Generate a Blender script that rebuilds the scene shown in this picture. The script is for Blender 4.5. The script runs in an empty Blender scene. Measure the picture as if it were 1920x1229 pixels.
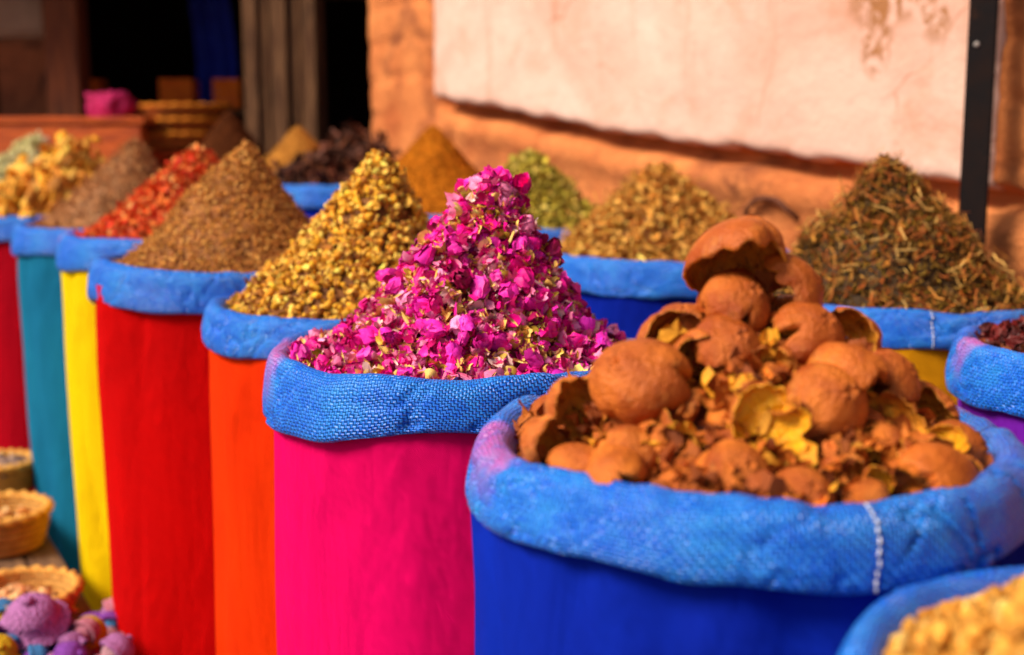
import bpy, math, numpy as np
from mathutils import Vector, Quaternion
D=bpy.data; scene=bpy.context.scene; col=scene.collection
RNG=np.random.default_rng(7)

# ---------------------------------------------------------------- noise
class Noise:
    def __init__(s,seed,octs=3,n=7):
        r=np.random.default_rng(seed); s.k=[];
        for o in range(octs):
            v=r.normal(size=(n,3)); v/=np.linalg.norm(v,axis=1)[:,None]
            s.k.append((v*(2**o)*r.uniform(.7,1.4,(n,1)),r.uniform(0,6.28,n),.55**o))
    def __call__(s,P):
        P=np.asarray(P,float); out=0
        for k,ph,a in s.k: out=out+a*np.sin(P@k.T*3+ph).sum(-1)/2.6
        return out/1.6

# ---------------------------------------------------------------- mesh helpers
def mkmesh(name,V,faces,mats=(),smooth=True,uv=None,cols=None,midx=None):
    me=D.meshes.new(name); V=np.asarray(V,np.float32)
    faces=[np.asarray(f,np.int32) for f in faces if len(f)]
    loops=np.concatenate([f.ravel() for f in faces])
    tot=np.concatenate([np.full(len(f),f.shape[1],np.int32) for f in faces])
    start=np.concatenate([[0],np.cumsum(tot)[:-1]]).astype(np.int32)
    me.vertices.add(len(V)); me.vertices.foreach_set('co',V.ravel())
    me.loops.add(len(loops)); me.loops.foreach_set('vertex_index',loops)
    me.polygons.add(len(tot)); me.polygons.foreach_set('loop_start',start)
    try: me.polygons.foreach_set('loop_total',tot)
    except Exception: pass
    me.polygons.foreach_set('use_smooth',np.full(len(tot),bool(smooth)))
    for m in mats: me.materials.append(m)
    if midx is not None: me.polygons.foreach_set('material_index',np.asarray(midx,np.int32))
    if uv is not None:
        l=me.uv_layers.new(name='UVMap'); l.data.foreach_set('uv',np.asarray(uv,np.float32)[loops].ravel())
    if cols is not None:
        a=me.color_attributes.new('Col','FLOAT_COLOR','POINT')
        c=np.ones((len(V),4),np.float32); c[:,:3]=cols; a.data.foreach_set('color',c.ravel())
    me.update(calc_edges=True); me.validate()
    return me
def mkobj(name,me,parent=None,loc=(0,0,0),rot=None,scale=None,label=None,category=None,group=None,kind=None):
    o=D.objects.new(name,me); col.objects.link(o); o.location=loc
    if rot is not None: o.rotation_euler=rot
    if scale is not None: o.scale=scale
    if parent: o.parent=parent
    if label: o['label']=label
    if category: o['category']=category
    if group: o['group']=group
    if kind: o['kind']=kind
    return o
def grid_faces(nu,nv,wrapu=False,off=0):
    iu=np.arange(nu if wrapu else nu-1); jv=np.arange(nv-1)
    I,J=np.meshgrid(iu,jv,indexing='ij'); I2=(I+1)%nu
    return np.stack([I*nv+J,I2*nv+J,I2*nv+J+1,I*nv+J+1],-1).reshape(-1,4)+off
def boxes(specs,bev=.008):
    import bmesh
    from mathutils import Matrix
    bm=bmesh.new()
    for s in specs:
        m=Matrix.Translation(s[:3])@(Matrix.Rotation(s[6],4,'Z') if len(s)>6 else Matrix.Identity(4))@Matrix.Diagonal((s[3],s[4],s[5],1))
        bmesh.ops.create_cube(bm,size=1,matrix=m)
    bmesh.ops.bevel(bm,geom=bm.edges[:],offset=bev,segments=2,affect='EDGES',clamp_overlap=True)
    me=D.meshes.new('boxes'); bm.to_mesh(me); bm.free(); return me
def lathe(profile,n,fn=None):
    prof=np.array(profile,float); m=len(prof)
    th=np.linspace(0,2*np.pi,n,endpoint=False)
    T,R=np.meshgrid(th,prof[:,0],indexing='ij'); _,Z=np.meshgrid(th,prof[:,1],indexing='ij')
    if fn: R,Z=fn(T,R,Z)
    V=np.stack([R*np.cos(T),R*np.sin(T),Z],-1).reshape(-1,3)
    L=np.concatenate([[0],np.cumsum(np.linalg.norm(np.diff(prof,axis=0),axis=1))])
    UV=np.stack([T*prof[:,0].max(),np.broadcast_to(L,(n,m))],-1).reshape(-1,2)
    return V,grid_faces(n,m,True),UV
def catmull(pts,k=5):
    P=np.array(pts,float); P=np.vstack([2*P[0]-P[1],P,2*P[-1]-P[-2]]); out=[]
    for i in range(1,len(P)-2):
        for t in np.linspace(0,1,k,endpoint=False):
            a,b,c,d=P[i-1:i+3]
            out.append(.5*((2*b)+(c-a)*t+(2*a-5*b+4*c-d)*t*t+(-a+3*b-3*c+d)*t**3))
    out.append(P[-2]); return np.array(out)
def tube(path,r,n=8):
    P=catmull(path,6); m=len(P); V=[]
    for i in range(m):
        t=P[min(i+1,m-1)]-P[max(i-1,0)]; t/=np.linalg.norm(t)
        a=np.cross(t,[.3,.2,.93]); a/=np.linalg.norm(a); b=np.cross(t,a)
        rr=r if np.isscalar(r) else r[int(i*(len(r)-1)/(m-1))]
        for q in range(n):
            an=2*np.pi*q/n; V.append(P[i]+rr*(np.cos(an)*a+np.sin(an)*b))
    V=np.array(V).reshape(m,n,3).transpose(1,0,2).reshape(-1,3)
    return V,grid_faces(n,m,True)

# ---------------------------------------------------------------- materials
def base_mat(name):
    m=D.materials.new(name); m.use_nodes=True; nt=m.node_tree
    return m,nt,nt.nodes['Principled BSDF']
def nd(nt,t,**k):
    n=nt.nodes.new(t)
    for a,b in k.items(): setattr(n,a,b)
    return n
def rgb(c): return (c[0],c[1],c[2],1)
def mixc(nt,fac,a,b,blend='MIX'):
    n=nd(nt,'ShaderNodeMix',data_type='RGBA',blend_type=blend)
    for s,v in ((0,fac),(6,a),(7,b)):
        if isinstance(v,bpy.types.NodeSocket): nt.links.new(v,n.inputs[s])
        else: n.inputs[s].default_value=v if s==0 else rgb(v)
    return n.outputs[2]
def math_(nt,op,a,b=None):
    n=nd(nt,'ShaderNodeMath',operation=op)
    for i,v in enumerate((a,b)):
        if v is None: continue
        if isinstance(v,bpy.types.NodeSocket): nt.links.new(v,n.inputs[i])
        else: n.inputs[i].default_value=v
    return n.outputs[0]
def noise_(nt,scale,detail=5,vec=None,rough=.6,dist=0):
    n=nd(nt,'ShaderNodeTexNoise'); n.inputs['Scale'].default_value=scale; n.inputs['Detail'].default_value=min(detail,5)
    n.inputs['Roughness'].default_value=rough; n.inputs['Distortion'].default_value=dist
    if vec is not None: nt.links.new(vec,n.inputs['Vector'])
    return n.outputs['Fac']
def ramp(nt,fac,lo,hi):
    n=nd(nt,'ShaderNodeMapRange'); nt.links.new(fac,n.inputs[0]); n.inputs[1].default_value=lo; n.inputs[2].default_value=hi
    return n.outputs[0]
def bump(nt,bsdf,h,dist,strength=1):
    b=nd(nt,'ShaderNodeBump'); b.inputs['Distance'].default_value=dist; b.inputs['Strength'].default_value=strength
    nt.links.new(h,b.inputs['Height']); nt.links.new(b.outputs[0],bsdf.inputs['Normal'])
def objvec(nt,sc=None):
    t=nd(nt,'ShaderNodeTexCoord')
    if sc is None: return t.outputs['Object']
    m=nd(nt,'ShaderNodeMapping'); m.inputs['Scale'].default_value=sc; nt.links.new(t.outputs['Object'],m.inputs[0]); return m.outputs[0]
def noise_mat(name,c1,c2,scale=5,rough=.85,bd=.004,bs=40,c3=None,s3=2,lo3=.55,hi3=.7,sc=None,spec=.3):
    m,nt,b=base_mat(name); v=objvec(nt,sc)
    c=mixc(nt,ramp(nt,noise_(nt,scale,6,v),.35,.65),c1,c2)
    if c3: c=mixc(nt,ramp(nt,noise_(nt,s3,8,v,.7,.6),lo3,hi3),c,c3)
    nt.links.new(c,b.inputs['Base Color']); b.inputs['Roughness'].default_value=rough
    b.inputs['Specular IOR Level'].default_value=spec
    bump(nt,b,noise_(nt,bs,7,v,.65),bd)
    return m
def piece_mat(name,rough=.65,bs=300,bd=.0015,var=.35,spec=.3):
    m,nt,b=base_mat(name); a=nd(nt,'ShaderNodeVertexColor',layer_name='Col'); v=objvec(nt)
    f=ramp(nt,noise_(nt,bs*.5,4,v),.3,.7)
    c=mixc(nt,math_(nt,'MULTIPLY',f,var),a.outputs[0],(.20,.06,.01),'MULTIPLY')
    nt.links.new(c,b.inputs['Base Color']); b.inputs['Roughness'].default_value=rough
    b.inputs['Specular IOR Level'].default_value=spec
    bump(nt,b,noise_(nt,bs,5,v),bd); return m
def weave_h(nt,pitch):
    uv=nd(nt,'ShaderNodeUVMap',uv_map='UVMap'); s=nd(nt,'ShaderNodeSeparateXYZ')
    nz=noise_(nt,25,2,uv.outputs[0])
    nt.links.new(uv.outputs[0],s.inputs[0]); k=math.pi/pitch
    w=math_(nt,'MULTIPLY',nz,.012)
    a=math_(nt,'SINE',math_(nt,'MULTIPLY',math_(nt,'ADD',s.outputs[0],w),k)); b=math_(nt,'SINE',math_(nt,'MULTIPLY',math_(nt,'ADD',s.outputs[1],w),k))
    g=math_(nt,'GREATER_THAN',math_(nt,'MULTIPLY',a,b),0)
    aa=math_(nt,'ABSOLUTE',a); bb=math_(nt,'ABSOLUTE',b)
    h=math_(nt,'ADD',math_(nt,'MULTIPLY',aa,g),math_(nt,'MULTIPLY',bb,math_(nt,'SUBTRACT',1,g)))
    return h,uv.outputs[0]
def rim_mat():
    m,nt,b=base_mat('woven_plastic_blue'); a=nd(nt,'ShaderNodeVertexColor',layer_name='Col')
    h,uv=weave_h(nt,.0048)
    mp=nd(nt,'ShaderNodeMapping'); mp.inputs['Scale'].default_value=(1,2.4,1); mp.inputs['Rotation'].default_value=(0,0,.35); nt.links.new(uv,mp.inputs[0])
    n1=ramp(nt,noise_(nt,7,5,mp.outputs[0],.65,.5),.46,.72)
    s=nd(nt,'ShaderNodeVectorMath',operation='SNAP'); s.inputs[1].default_value=(.0048,.0048,1); nt.links.new(uv,s.inputs[0])
    wn=nd(nt,'ShaderNodeTexWhiteNoise',noise_dimensions='2D'); nt.links.new(s.outputs[0],wn.inputs['Vector'])
    c=mixc(nt,math_(nt,'MULTIPLY',n1,.6),a.outputs[0],(.03,.42,.98))
    c=mixc(nt,math_(nt,'MULTIPLY',wn.outputs['Value'],.26),c,(.08,.52,.98))
    hh=math_(nt,'MULTIPLY',math_(nt,'SUBTRACT',1,h),.75)
    c=mixc(nt,hh,c,(.001,.03,.36))
    nt.links.new(c,b.inputs['Base Color']); b.inputs['Roughness'].default_value=.40; b.inputs['Specular IOR Level'].default_value=.5
    hs=math_(nt,'ADD',math_(nt,'MULTIPLY',h,.50),math_(nt,'MULTIPLY',noise_(nt,8,2,mp.outputs[0],.5,.8),3.0))
    bump(nt,b,hs,.0030); return m
def cloth_mat(name,c,c2=None):
    m,nt,b=base_mat(name); h,uv=weave_h(nt,.0016); v=objvec(nt,(1,1,.5))
    c2=c2 or tuple(x*.7 for x in c)
    cc=mixc(nt,ramp(nt,noise_(nt,4,4,v),.3,.75),c,c2)
    cc=mixc(nt,math_(nt,'MULTIPLY',math_(nt,'SUBTRACT',1,h),.22),cc,tuple(x*.4 for x in c))
    nt.links.new(cc,b.inputs['Base Color']); b.inputs['Roughness'].default_value=.95; b.inputs['Specular IOR Level'].default_value=.04
    mpc=nd(nt,'ShaderNodeMapping'); mpc.inputs['Scale'].default_value=(1,.35,1); mpc.inputs['Rotation'].default_value=(0,0,.2); nt.links.new(uv,mpc.inputs[0])
    bump(nt,b,math_(nt,'ADD',math_(nt,'MULTIPLY',h,.10),math_(nt,'MULTIPLY',noise_(nt,9,3,mpc.outputs[0],.5,.5),5)),.0065); return m
RIM=rim_mat()
PIECE=piece_mat('dried_spice',var=.25); PETAL=piece_mat('dried_petal',.45,200,.001,.10,.3); POWDER=piece_mat('spice_powder',.95,160,.006,.5,.05)
STITCH=noise_mat('white_thread',(.80,.80,.83),(.6,.63,.7),80,.7,.001,200)

# ---------------------------------------------------------------- sacks
def sack(x,y,z,R,cloth,label,seed,pink=None,seam=None,roll=1.0):
    root=mkobj('spice_sack',None,loc=(x,y,0),label=label,category='sack',group='spice sacks standing in rows')
    root.empty_display_size=.1
    nz=Noise(seed); nz2=Noise(seed+50,4); rs=np.random.default_rng(seed)
    top_z=z-.045; gain=.955 if roll>.9 else .986
    zs=np.linspace(0,top_z,90); prof=[(R*(gain+.030*min(1,(q/top_z)**.8)+.008*math.sin(q*4+seed)),q) for q in zs]
    prof=[(R*.5,.002)]+prof
    nf=10
    fa=rs.uniform(0,6.28,nf); fw=rs.uniform(.04,.14,nf); fd=rs.uniform(.4,1.1,nf); fs=rs.uniform(-.55,.55,nf)
    def fb(T,Rr,Z):
        P=np.stack([np.cos(T)*.8,np.sin(T)*.8,Z*.8],-1)
        w=nz(P)*.010
        top=np.exp(-((top_z-Z)/.14)**2)
        P2=np.stack([np.cos(T)*2.2,np.sin(T)*2.2,Z*1.4],-1); w2=nz2(P2)*(.0025+.006*top)
        folds=0
        for a,b_,c_,s_ in zip(fa,fw,fd,fs):
            dd=(T-a-s_*(Z-.5)+np.pi)%(2*np.pi)-np.pi
            folds=folds-.015*c_*np.exp(-(dd/b_)**2)*(.2+.8*np.sin(Z*3+a)**2)
        bot=np.exp(-(Z/.12)**2)*.010*nz2(P2*1.5+4)
        return Rr+w+w2+bot+folds-.006*top,Z
    V,F,UV=lathe(prof,240,fb)
    mkobj('sack_body',mkmesh('sack_body',V,[F],[cloth],uv=UV),root)
    k=roll
    pts=[(R-.056,-.085),(R-.048,-.036),(R-.038,-.012),(R-.024,-.001),(R-.009,-.005),(R+.001,-.022*k),(R+.006,-.048*k),(R+.009,-.072*k),(R+.006,-.090*k),(R-.008,-.092*k),(R-.022,-.078*k)]
    prof=catmull(pts,4)
    L=np.linspace(0,1,len(prof))
    def fr(T,Rr,Z):
        P=np.stack([np.cos(T),np.sin(T),T*0+.3],-1)
        low=nz(P*.9); low2=nz(P*1.1+5)
        Lg=np.broadcast_to(L,T.shape)
        Z2=Z*(1+.15*low2)+.007*low
        sk=T+Lg*.45
        P2=np.stack([np.cos(sk)*1.6,np.sin(sk)*1.6,Lg*1.4],-1)
        sk2=T-Lg*.3
        P3=np.stack([np.cos(sk2)*3.8,np.sin(sk2)*3.8,Lg*1.6],-1)
        crease=-np.exp(-(nz2(P2*1.3+7)/.05)**2)*.0060 - np.exp(-(nz(P3+3)/.05)**2)*.0040
        e=nz2(P2*.8)*.0028+nz2(P3*1.6)*.0010+crease*np.clip(Lg*4-.8,0,1)
        hem=.006*nz(P3*.5)*np.clip((Lg-.6)/.4,0,1)
        top=.005*nz(P3*.8+9)*np.exp(-((Lg-.36)/.15)**2)
        return Rr+e+.005*low2,Z2+e*.4+hem+top
    V,F,UV=lathe(prof,420,fr); V[:,2]+=z
    th=np.arctan2(V[:,1],V[:,0])
    C=np.tile(np.array([.002,.13,.78]),(len(V),1))
    if pink is not None:
        for (pa,pw) in pink:
            d=np.abs((th-pa+np.pi)%(2*np.pi)-np.pi)
            Ln=np.tile(L,420)
            mk=np.clip((pw-d)/pw*2.2+nz2(V*20)*.9-.5,0,1)*np.clip(1-np.abs(Ln-.36)*3.2,0,1)
            C=C*(1-mk[:,None])+np.array([.75,.10,.45])*mk[:,None]
    mkobj('rolled_rim',mkmesh('rolled_rim',V,[F],[RIM],uv=UV,cols=C),root)
    if seam is not None:
        n=420; m=len(prof); iv=int((seam%(2*np.pi))/(2*np.pi)*n); G=V.reshape(n,m,3)
        line=G[iv,int(m*.34):int(m*.85)]; out=np.array([math.cos(seam),math.sin(seam),0])
        Vs=[];Fs=[];o=0; seg=np.linspace(0,len(line)-1,24); ln=np.array([[np.interp(s,range(len(line)),line[:,c]) for c in range(3)] for s in seg])
        tg=np.array([-math.sin(seam),math.cos(seam),0])
        for i in range(0,22,2):
            a,b=ln[i],ln[i+1]; a2=a+out*.0015+tg*RNG.normal()*.0010; b2=b+out*.0015+tg*RNG.normal()*.0010
            v,f=tube([a2,(a2+b2)/2+out*.0008,b2+(b2-a2)*.15],.0013,6); Vs.append(v);Fs.append(f+o);o+=len(v)
        mkobj('stitched_seam',mkmesh('stitched_seam',np.concatenate(Vs),[np.concatenate(Fs)],[STITCH]),root)
    return root

# ---------------------------------------------------------------- scatter templates
def t_petal(seed,nu=5,nv=4,curl=.5,cup=.4,w=.8,rg=.18):
    r=np.random.default_rng(seed); u=np.linspace(-1,1,nu); v=np.linspace(-1,1,nv); U,Vv=np.meshgrid(u,v,indexing='ij')
    ww=w*np.sqrt(np.clip(1.05-U**2*.85,0.05,1))
    X=U+.12*r.normal(size=U.shape)*rg/.18; Y=Vv*ww*(1+.1*r.normal(size=U.shape)); Z=cup*(Y**2)+curl*(U+.3*Y)**2-.2+rg*r.normal(size=U.shape)
    return np.stack([X,Y,Z],-1).reshape(-1,3)*.5,[grid_faces(nu,nv)]
def t_leaf(seed,fold=.35,w=.22,bend=.3):
    r=np.random.default_rng(seed); u=np.linspace(-1,1,6); U,Vv=np.meshgrid(u,np.array([-1,0,1.]),indexing='ij')
    ww=w*np.clip(1-U**2,.03,1)**.7; Y=Vv*ww; Z=np.abs(Vv)*ww*fold*3+bend*U**2+.07*r.normal(size=U.shape)
    return np.stack([U,Y+.1*np.sin(U*2),Z],-1).reshape(-1,3)*.5,[grid_faces(6,3)]
def ico(sub):
    import bmesh
    bm=bmesh.new(); bmesh.ops.create_icosphere(bm,subdivisions=sub,radius=.5)
    V=np.array([v.co[:] for v in bm.verts]); F=np.array([[v.index for v in f.verts] for f in bm.faces]); bm.free(); return V,F
def t_lump(seed,sub=2,amp=.28,sc=(1,.8,.7)):
    V,F=ico(sub); n=Noise(seed,3); V=V*(1+amp*n(V*2.2))[:,None]*np.array(sc); return V,[F]
def t_seed(seed):
    V,F=ico(1); return V*np.array([1,.36,.3])+np.stack([V[:,0]*0,V[:,0]**2*.5,V[:,0]*0],-1),[F]
def t_stick(seed,r=.05):
    q=np.random.default_rng(seed); P=[(-.5,0,0),(-.2,q.normal()*.05,q.normal()*.05),(.15,q.normal()*.06,q.normal()*.05),(.5,q.normal()*.06,0)]
    P=np.array(P); V=[]
    for p in P:
        for a in range(4): V.append(p+r*np.array([0,math.cos(a*1.571),math.sin(a*1.571)]))
    V=np.array(V).reshape(4,4,3).transpose(1,0,2).reshape(-1,3); return V,[grid_faces(4,4,True)]
def t_bud(seed):
    r=np.random.default_rng(seed); Vs=[];Fs=[];o=0
    for i in range(9):
        v,f=t_petal(seed*31+i,5,5,.25,.7,.9,.12); v=v*(.9 if i<5 else .65); v[:,2]*=-1
        a=i*2.4+r.uniform(-.3,.3); tilt=r.uniform(.9,1.5)
        R1=np.array([[math.cos(tilt),0,math.sin(tilt)],[0,1,0],[-math.sin(tilt),0,math.cos(tilt)]])
        v=v@R1.T+np.array([.26 if i<5 else .12,0,.0]); R2=np.array([[math.cos(a),-math.sin(a),0],[math.sin(a),math.cos(a),0],[0,0,1]])
        v=v@R2.T; Vs.append(v);Fs.append(f[0]+o);o+=len(v)
    return np.concatenate(Vs),[np.concatenate(Fs)]

def heap_fn(R,H,p,ap,nz,lump):
    def f(rho,phi):
        q=(1-rho).clip(0,1)
        x=ap[0]*q+R*rho*np.cos(phi); y=ap[1]*q+R*rho*np.sin(phi)
        rr=np.sqrt(rho**2+.0025)-.05*(1-rho)
        z=H*np.clip(1-rr,0,1)**p
        P=np.stack([x,y,z],-1)
        return np.stack([x,y,z+lump*nz(P*9)*(.3+.7*np.minimum(1,rho*3))],-1)
    return f
def heap(name,label,cat,x,y,z,R,H,p,ap,basecol,layers,mat,seed,lump=.008,bcv=.3,smooth=False,group=None,kind='stuff'):
    nz=Noise(seed,3); fn=heap_fn(R,H,p,ap,nz,lump); r=np.random.default_rng(seed)
    nr,na=50,110
    rho=np.linspace(0.0,1.06,nr); ph=np.linspace(0,2*np.pi,na,endpoint=False)
    PH,RH=np.meshgrid(ph,rho,indexing='ij'); B=fn(RH,PH).reshape(-1,3)
    Vs=[B];Cs=[np.array(basecol)*(1+bcv*Noise(seed+3,3)(B*40))[:,None].clip(.3,1.8)]
    quads=[grid_faces(na,nr,True)];tris=[];o=len(B)
    e=1e-3
    for tl,N,(s0,s1),pal,jit,sink,rp in layers:
        w=np.array([q[1] for q in pal],float);w/=w.sum(); pc=np.array([q[0] for q in pal])
        which=r.integers(0,len(tl),N)
        for ti,(tv,tf) in enumerate(tl):
            n=int((which==ti).sum())
            if n==0: continue
            rh=r.uniform(0,1,n)**rp*1.02; pp=r.uniform(0,2*np.pi,n)
            P0=fn(rh,pp); Pa=fn(rh+e,pp); Pb=fn(rh,pp+e*3)
            nn=np.cross(Pa-P0,Pb-P0); nn/=np.linalg.norm(nn,axis=1)[:,None]+1e-12; nn*=np.sign(nn[:,2:3]+1e-9)
            zz=nn+jit*r.normal(size=(n,3)); zz/=np.linalg.norm(zz,axis=1)[:,None]
            t=r.normal(size=(n,3)); xx=np.cross(t,zz); xx/=np.linalg.norm(xx,axis=1)[:,None]; yy=np.cross(zz,xx)
            sc=r.uniform(s0,s1,n)[:,None]*r.uniform(.8,1.2,(n,3))
            loc=tv[None]*sc[:,None,:]
            W=loc[:,:,0:1]*xx[:,None]+loc[:,:,1:2]*yy[:,None]+loc[:,:,2:3]*zz[:,None]+(P0+nn*(r.normal(size=(n,1))*.25+sink)*s1)[:,None]
            c=pc[r.choice(len(pc),n,p=w)]*r.uniform(.65,1.2,(n,1))
            cc=np.repeat(c[:,None],len(tv),1)
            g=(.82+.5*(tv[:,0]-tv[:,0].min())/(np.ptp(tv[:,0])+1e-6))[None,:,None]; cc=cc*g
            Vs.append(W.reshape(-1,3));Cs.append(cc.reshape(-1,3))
            for f in tf:
                ff=(f[None]+(np.arange(n)*len(tv))[:,None,None]+o).reshape(-1,f.shape[1])
                (quads if f.shape[1]==4 else tris).append(ff)
            o+=n*len(tv)
    fl=[np.concatenate(quads)]
    if tris: fl.append(np.concatenate(tris))
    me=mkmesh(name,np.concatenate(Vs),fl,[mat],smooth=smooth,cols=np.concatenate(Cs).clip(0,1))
    return mkobj(name,me,loc=(x,y,z-.035),label=label,category=cat,kind=kind,group=group)

petals=[t_petal(i,5,4,.2+.1*i,.3+.1*(i%3),.6+.1*(i%4)) for i in range(6)]
rpetals=[t_petal(80+i,6,5,.4+.18*i,.6+.25*(i%3),.65+.1*(i%4),.17) for i in range(7)]
leaves=[t_leaf(i,.2+.1*i,.16+.05*(i%3),.1+.12*i) for i in range(5)]
lumps=[t_lump(i,2,.3,(1,.8,.75)) for i in range(5)]
lumps1=[t_lump(i+9,1,.25,(1,.75,.7)) for i in range(4)]
seeds=[t_seed(0)]; sticks=[t_stick(i,.035) for i in range(4)]; buds=[t_bud(i+1) for i in range(5)]

CL={k:cloth_mat('cloth_'+k,c,c2) for k,c,c2 in [('royal_blue',(.004,.03,.54),(.004,.015,.34)),('hot_pink',(.96,.002,.16),(.80,.002,.12)),
 ('orange',(.88,.048,.002),(.80,.028,.002)),('red',(.70,.002,.002),(.54,.002,.003)),('yellow',(.98,.72,.003),(.88,.55,.003)),
 ('teal',(.012,.21,.38),(.008,.14,.30)),('crimson',(.54,.002,.012),(.40,.002,.012)),('mustard',(.90,.40,.008),(.80,.32,.006)),('purple',(.20,.015,.48),(.14,.01,.36))]}
S=[ # x,y,z,R,cloth,label,pink,seam
 (.25,1.34,1.134,.291,'royal_blue','royal blue sack with rolled light blue rim, full of pomegranate shells',[(3.3,.40),(.55,.45)],-1.35),
 (-.083,2.08,1.100,.312,'hot_pink','hot pink cloth sack with rolled blue rim full of dried roses',[(3.35,.4)],None),
 (-.325,2.64,1.10,.312,'orange','orange cloth sack with rolled blue rim full of yellow flowers',[(2.6,.4)],None),
 (-.695,3.12,1.143,.318,'red','red cloth sack with rolled blue rim full of tan seeds',None,None),
 (-.985,3.70,1.160,.31,'yellow','bright yellow cloth sack with rolled blue rim full of chili flakes',[(3.3,.3)],None),
 (-1.34,4.30,1.145,.31,'teal','teal cloth sack with rolled blue rim full of brown flakes',None,None),
 (-1.77,4.86,1.15,.31,'crimson','crimson cloth sack with rolled blue rim full of ginger roots',None,None),
 (-2.12,5.5,1.17,.31,'teal','teal cloth sack with rolled blue rim full of pale dried flowers',None,None),
 (.880,2.93,1.078,.350,'mustard','mustard yellow cloth sack with stitched blue rim full of green herbs',None,-1.62),
 (.425,3.58,1.115,.355,'royal_blue','royal blue cloth sack with rolled blue rim full of tan leaves',[(.2,.4)],None),
 (.07,4.25,1.14,.32,'purple','purple cloth sack with rolled blue rim full of pale green leaves',None,None),
 (-.295,4.85,1.155,.35,'red','red cloth sack with rolled blue rim full of orange spice powder',None,None),
 (-.71,5.40,1.235,.31,'royal_blue','blue cloth sack with rolled blue rim full of dark bark',None,None),
 (-1.00,6.05,1.237,.30,'teal','teal cloth sack with rolled blue rim full of tan powder',None,None),
 (-1.42,6.5,1.27,.28,'orange','orange cloth sack with rolled blue rim full of dark brown powder',None,None),
 (1.10,2.17,1.092,.325,'purple','purple sack with pink stained blue rim, full of dark red flowers',[(3.15,.16)],None),
 (.520,.80,1.073,.30,'teal','teal cloth sack with rolled blue rim full of yellow flower lumps',None,None)]
for i,(x,y,z,R,c,lb,pk,sm) in enumerate(S): sack(x,y,z,R,CL[c],lb,100+i,pk,sm,roll=.80 if i==0 else 1.0)
def H(i,name,label,cat,Hh,p,ap,base,layers,mat=PIECE,seed=None,lump=.008,bcv=.3,smooth=False):
    x,y,z,R=S[i][:4]; return heap(name,label,cat,x,y,z,R-.042,Hh,p,ap,base,layers,mat,seed or 300+i,lump,bcv,smooth)
MG=(.92,.005,.30);MG2=(.98,.025,.46);DM=(.45,.002,.10);PK=(.98,.25,.48);PP=(.98,.56,.52);CR=(.96,.58,.15);GY=(.60,.38,.04);BR=(.50,.18,.03)
H(1,'rose_petal_heap','tall cone of dried magenta rose petals and buds in a sack','dried roses',.298,1.50,(.055,0),(.16,.012,.03),[
 (rpetals,4400,(.013,.028),[(MG,3),(MG2,3),(DM,1.4),(PK,3.0),(PP,2.0),(CR,3.2),(GY,1)],1.0,.25,.62),
 (leaves,1700,(.012,.026),[(CR,3),(GY,1.8),(BR,1.4),(PP,.8)],.8,.45,.6),
 (buds,760,(.020,.036),[(MG,3),(MG2,3),(DM,1),(PK,1)],.9,.30,.80)],PETAL,lump=.016,smooth=True)
H(2,'yellow_flower_heap','cone of golden dried flower heads in a sack','dried flowers',.318,1.14,(.055,0),(.20,.07,.01),[
 (lumps,3600,(.010,.020),[((.90,.46,.025),3),((.76,.32,.018),2.2),((.97,.64,.10),2.0),((.42,.15,.015),1.6),((.6,.40,.05),.6)],1,.25,.6),
 (petals,1900,(.010,.020),[((.95,.55,.08),2),((.5,.20,.03),1)],1,.5,.6)],PIECE,lump=.015)
H(3,'seed_heap','cone of tan brown dried seed husks in a sack','dried seeds',.305,1.1,(.055,0),(.32,.11,.02),[
 (seeds,9500,(.008,.016),[((.64,.27,.04),3),((.50,.17,.025),2),((.82,.43,.10),1.4),((.28,.09,.015),1.2)],.6,.2,.6),
 (leaves,1800,(.010,.020),[((.72,.35,.06),1),((.45,.17,.03),1)],.8,.3,.6)],PIECE,lump=.010)
H(4,'chili_flake_heap','cone of red orange chili flakes in a sack','chili flakes',.265,1.15,(0.09,0),(.5,.07,.01),[
 (petals,3800,(.014,.028),[((.90,.11,.012),3),((.75,.045,.008),2),((.92,.27,.05),2),((.92,.45,.14),.6)],.9,.2,.6)],PIECE,lump=.01)
H(5,'brown_flake_heap','cone of greyish brown dried flakes in a sack','dried herbs',.30,1.10,(.09,0),(.32,.13,.04),[
 (leaves+seeds,4600,(.010,.024),[((.54,.23,.07),3),((.38,.14,.04),2),((.72,.40,.15),1.2)],.8,.2,.6)],PIECE,lump=.008)
H(6,'ginger_root_heap','pile of knobbly yellow dried ginger roots in a sack','ginger roots',.27,1.0,(.13,0),(.45,.20,.03),[
 ([t_lump(40+i,2,.45,(1,.5,.42)) for i in range(4)],330,(.05,.09),[((.88,.38,.02),3),((.90,.50,.07),2),((.68,.25,.02),1)],.8,.15,.6)],PIECE,smooth=True)
H(7,'pale_flower_heap','pile of pale whitish green dried flowers in a sack','dried flowers',.28,1.0,(.10,0),(.3,.3,.16),[
 (petals+lumps1,2200,(.018,.035),[((.74,.66,.32),3),((.58,.54,.20),2),((.80,.73,.45),1.5)],1,.2,.6)],PIECE)
H(8,'green_herb_heap','tall cone of crumbled olive brown herbs with twigs in a sack','dried herbs',.335,1.0,(-.035,0),(.045,.02,.003),[
 (leaves,9500,(.011,.025),[((.22,.110,.008),3),((.10,.042,.005),3.2),((.33,.19,.015),1.5),((.38,.095,.010),2.4),((.66,.34,.05),.7)],.95,.2,.62),
 (petals,1800,(.010,.018),[((.18,.085,.010),2),((.35,.13,.012),1)],.9,.3,.6),
 (sticks,900,(.018,.050),[((.60,.25,.04),2),((.45,.12,.02),2),((.75,.45,.12),1)],.4,.35,.62)],PIECE,lump=.015)
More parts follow.
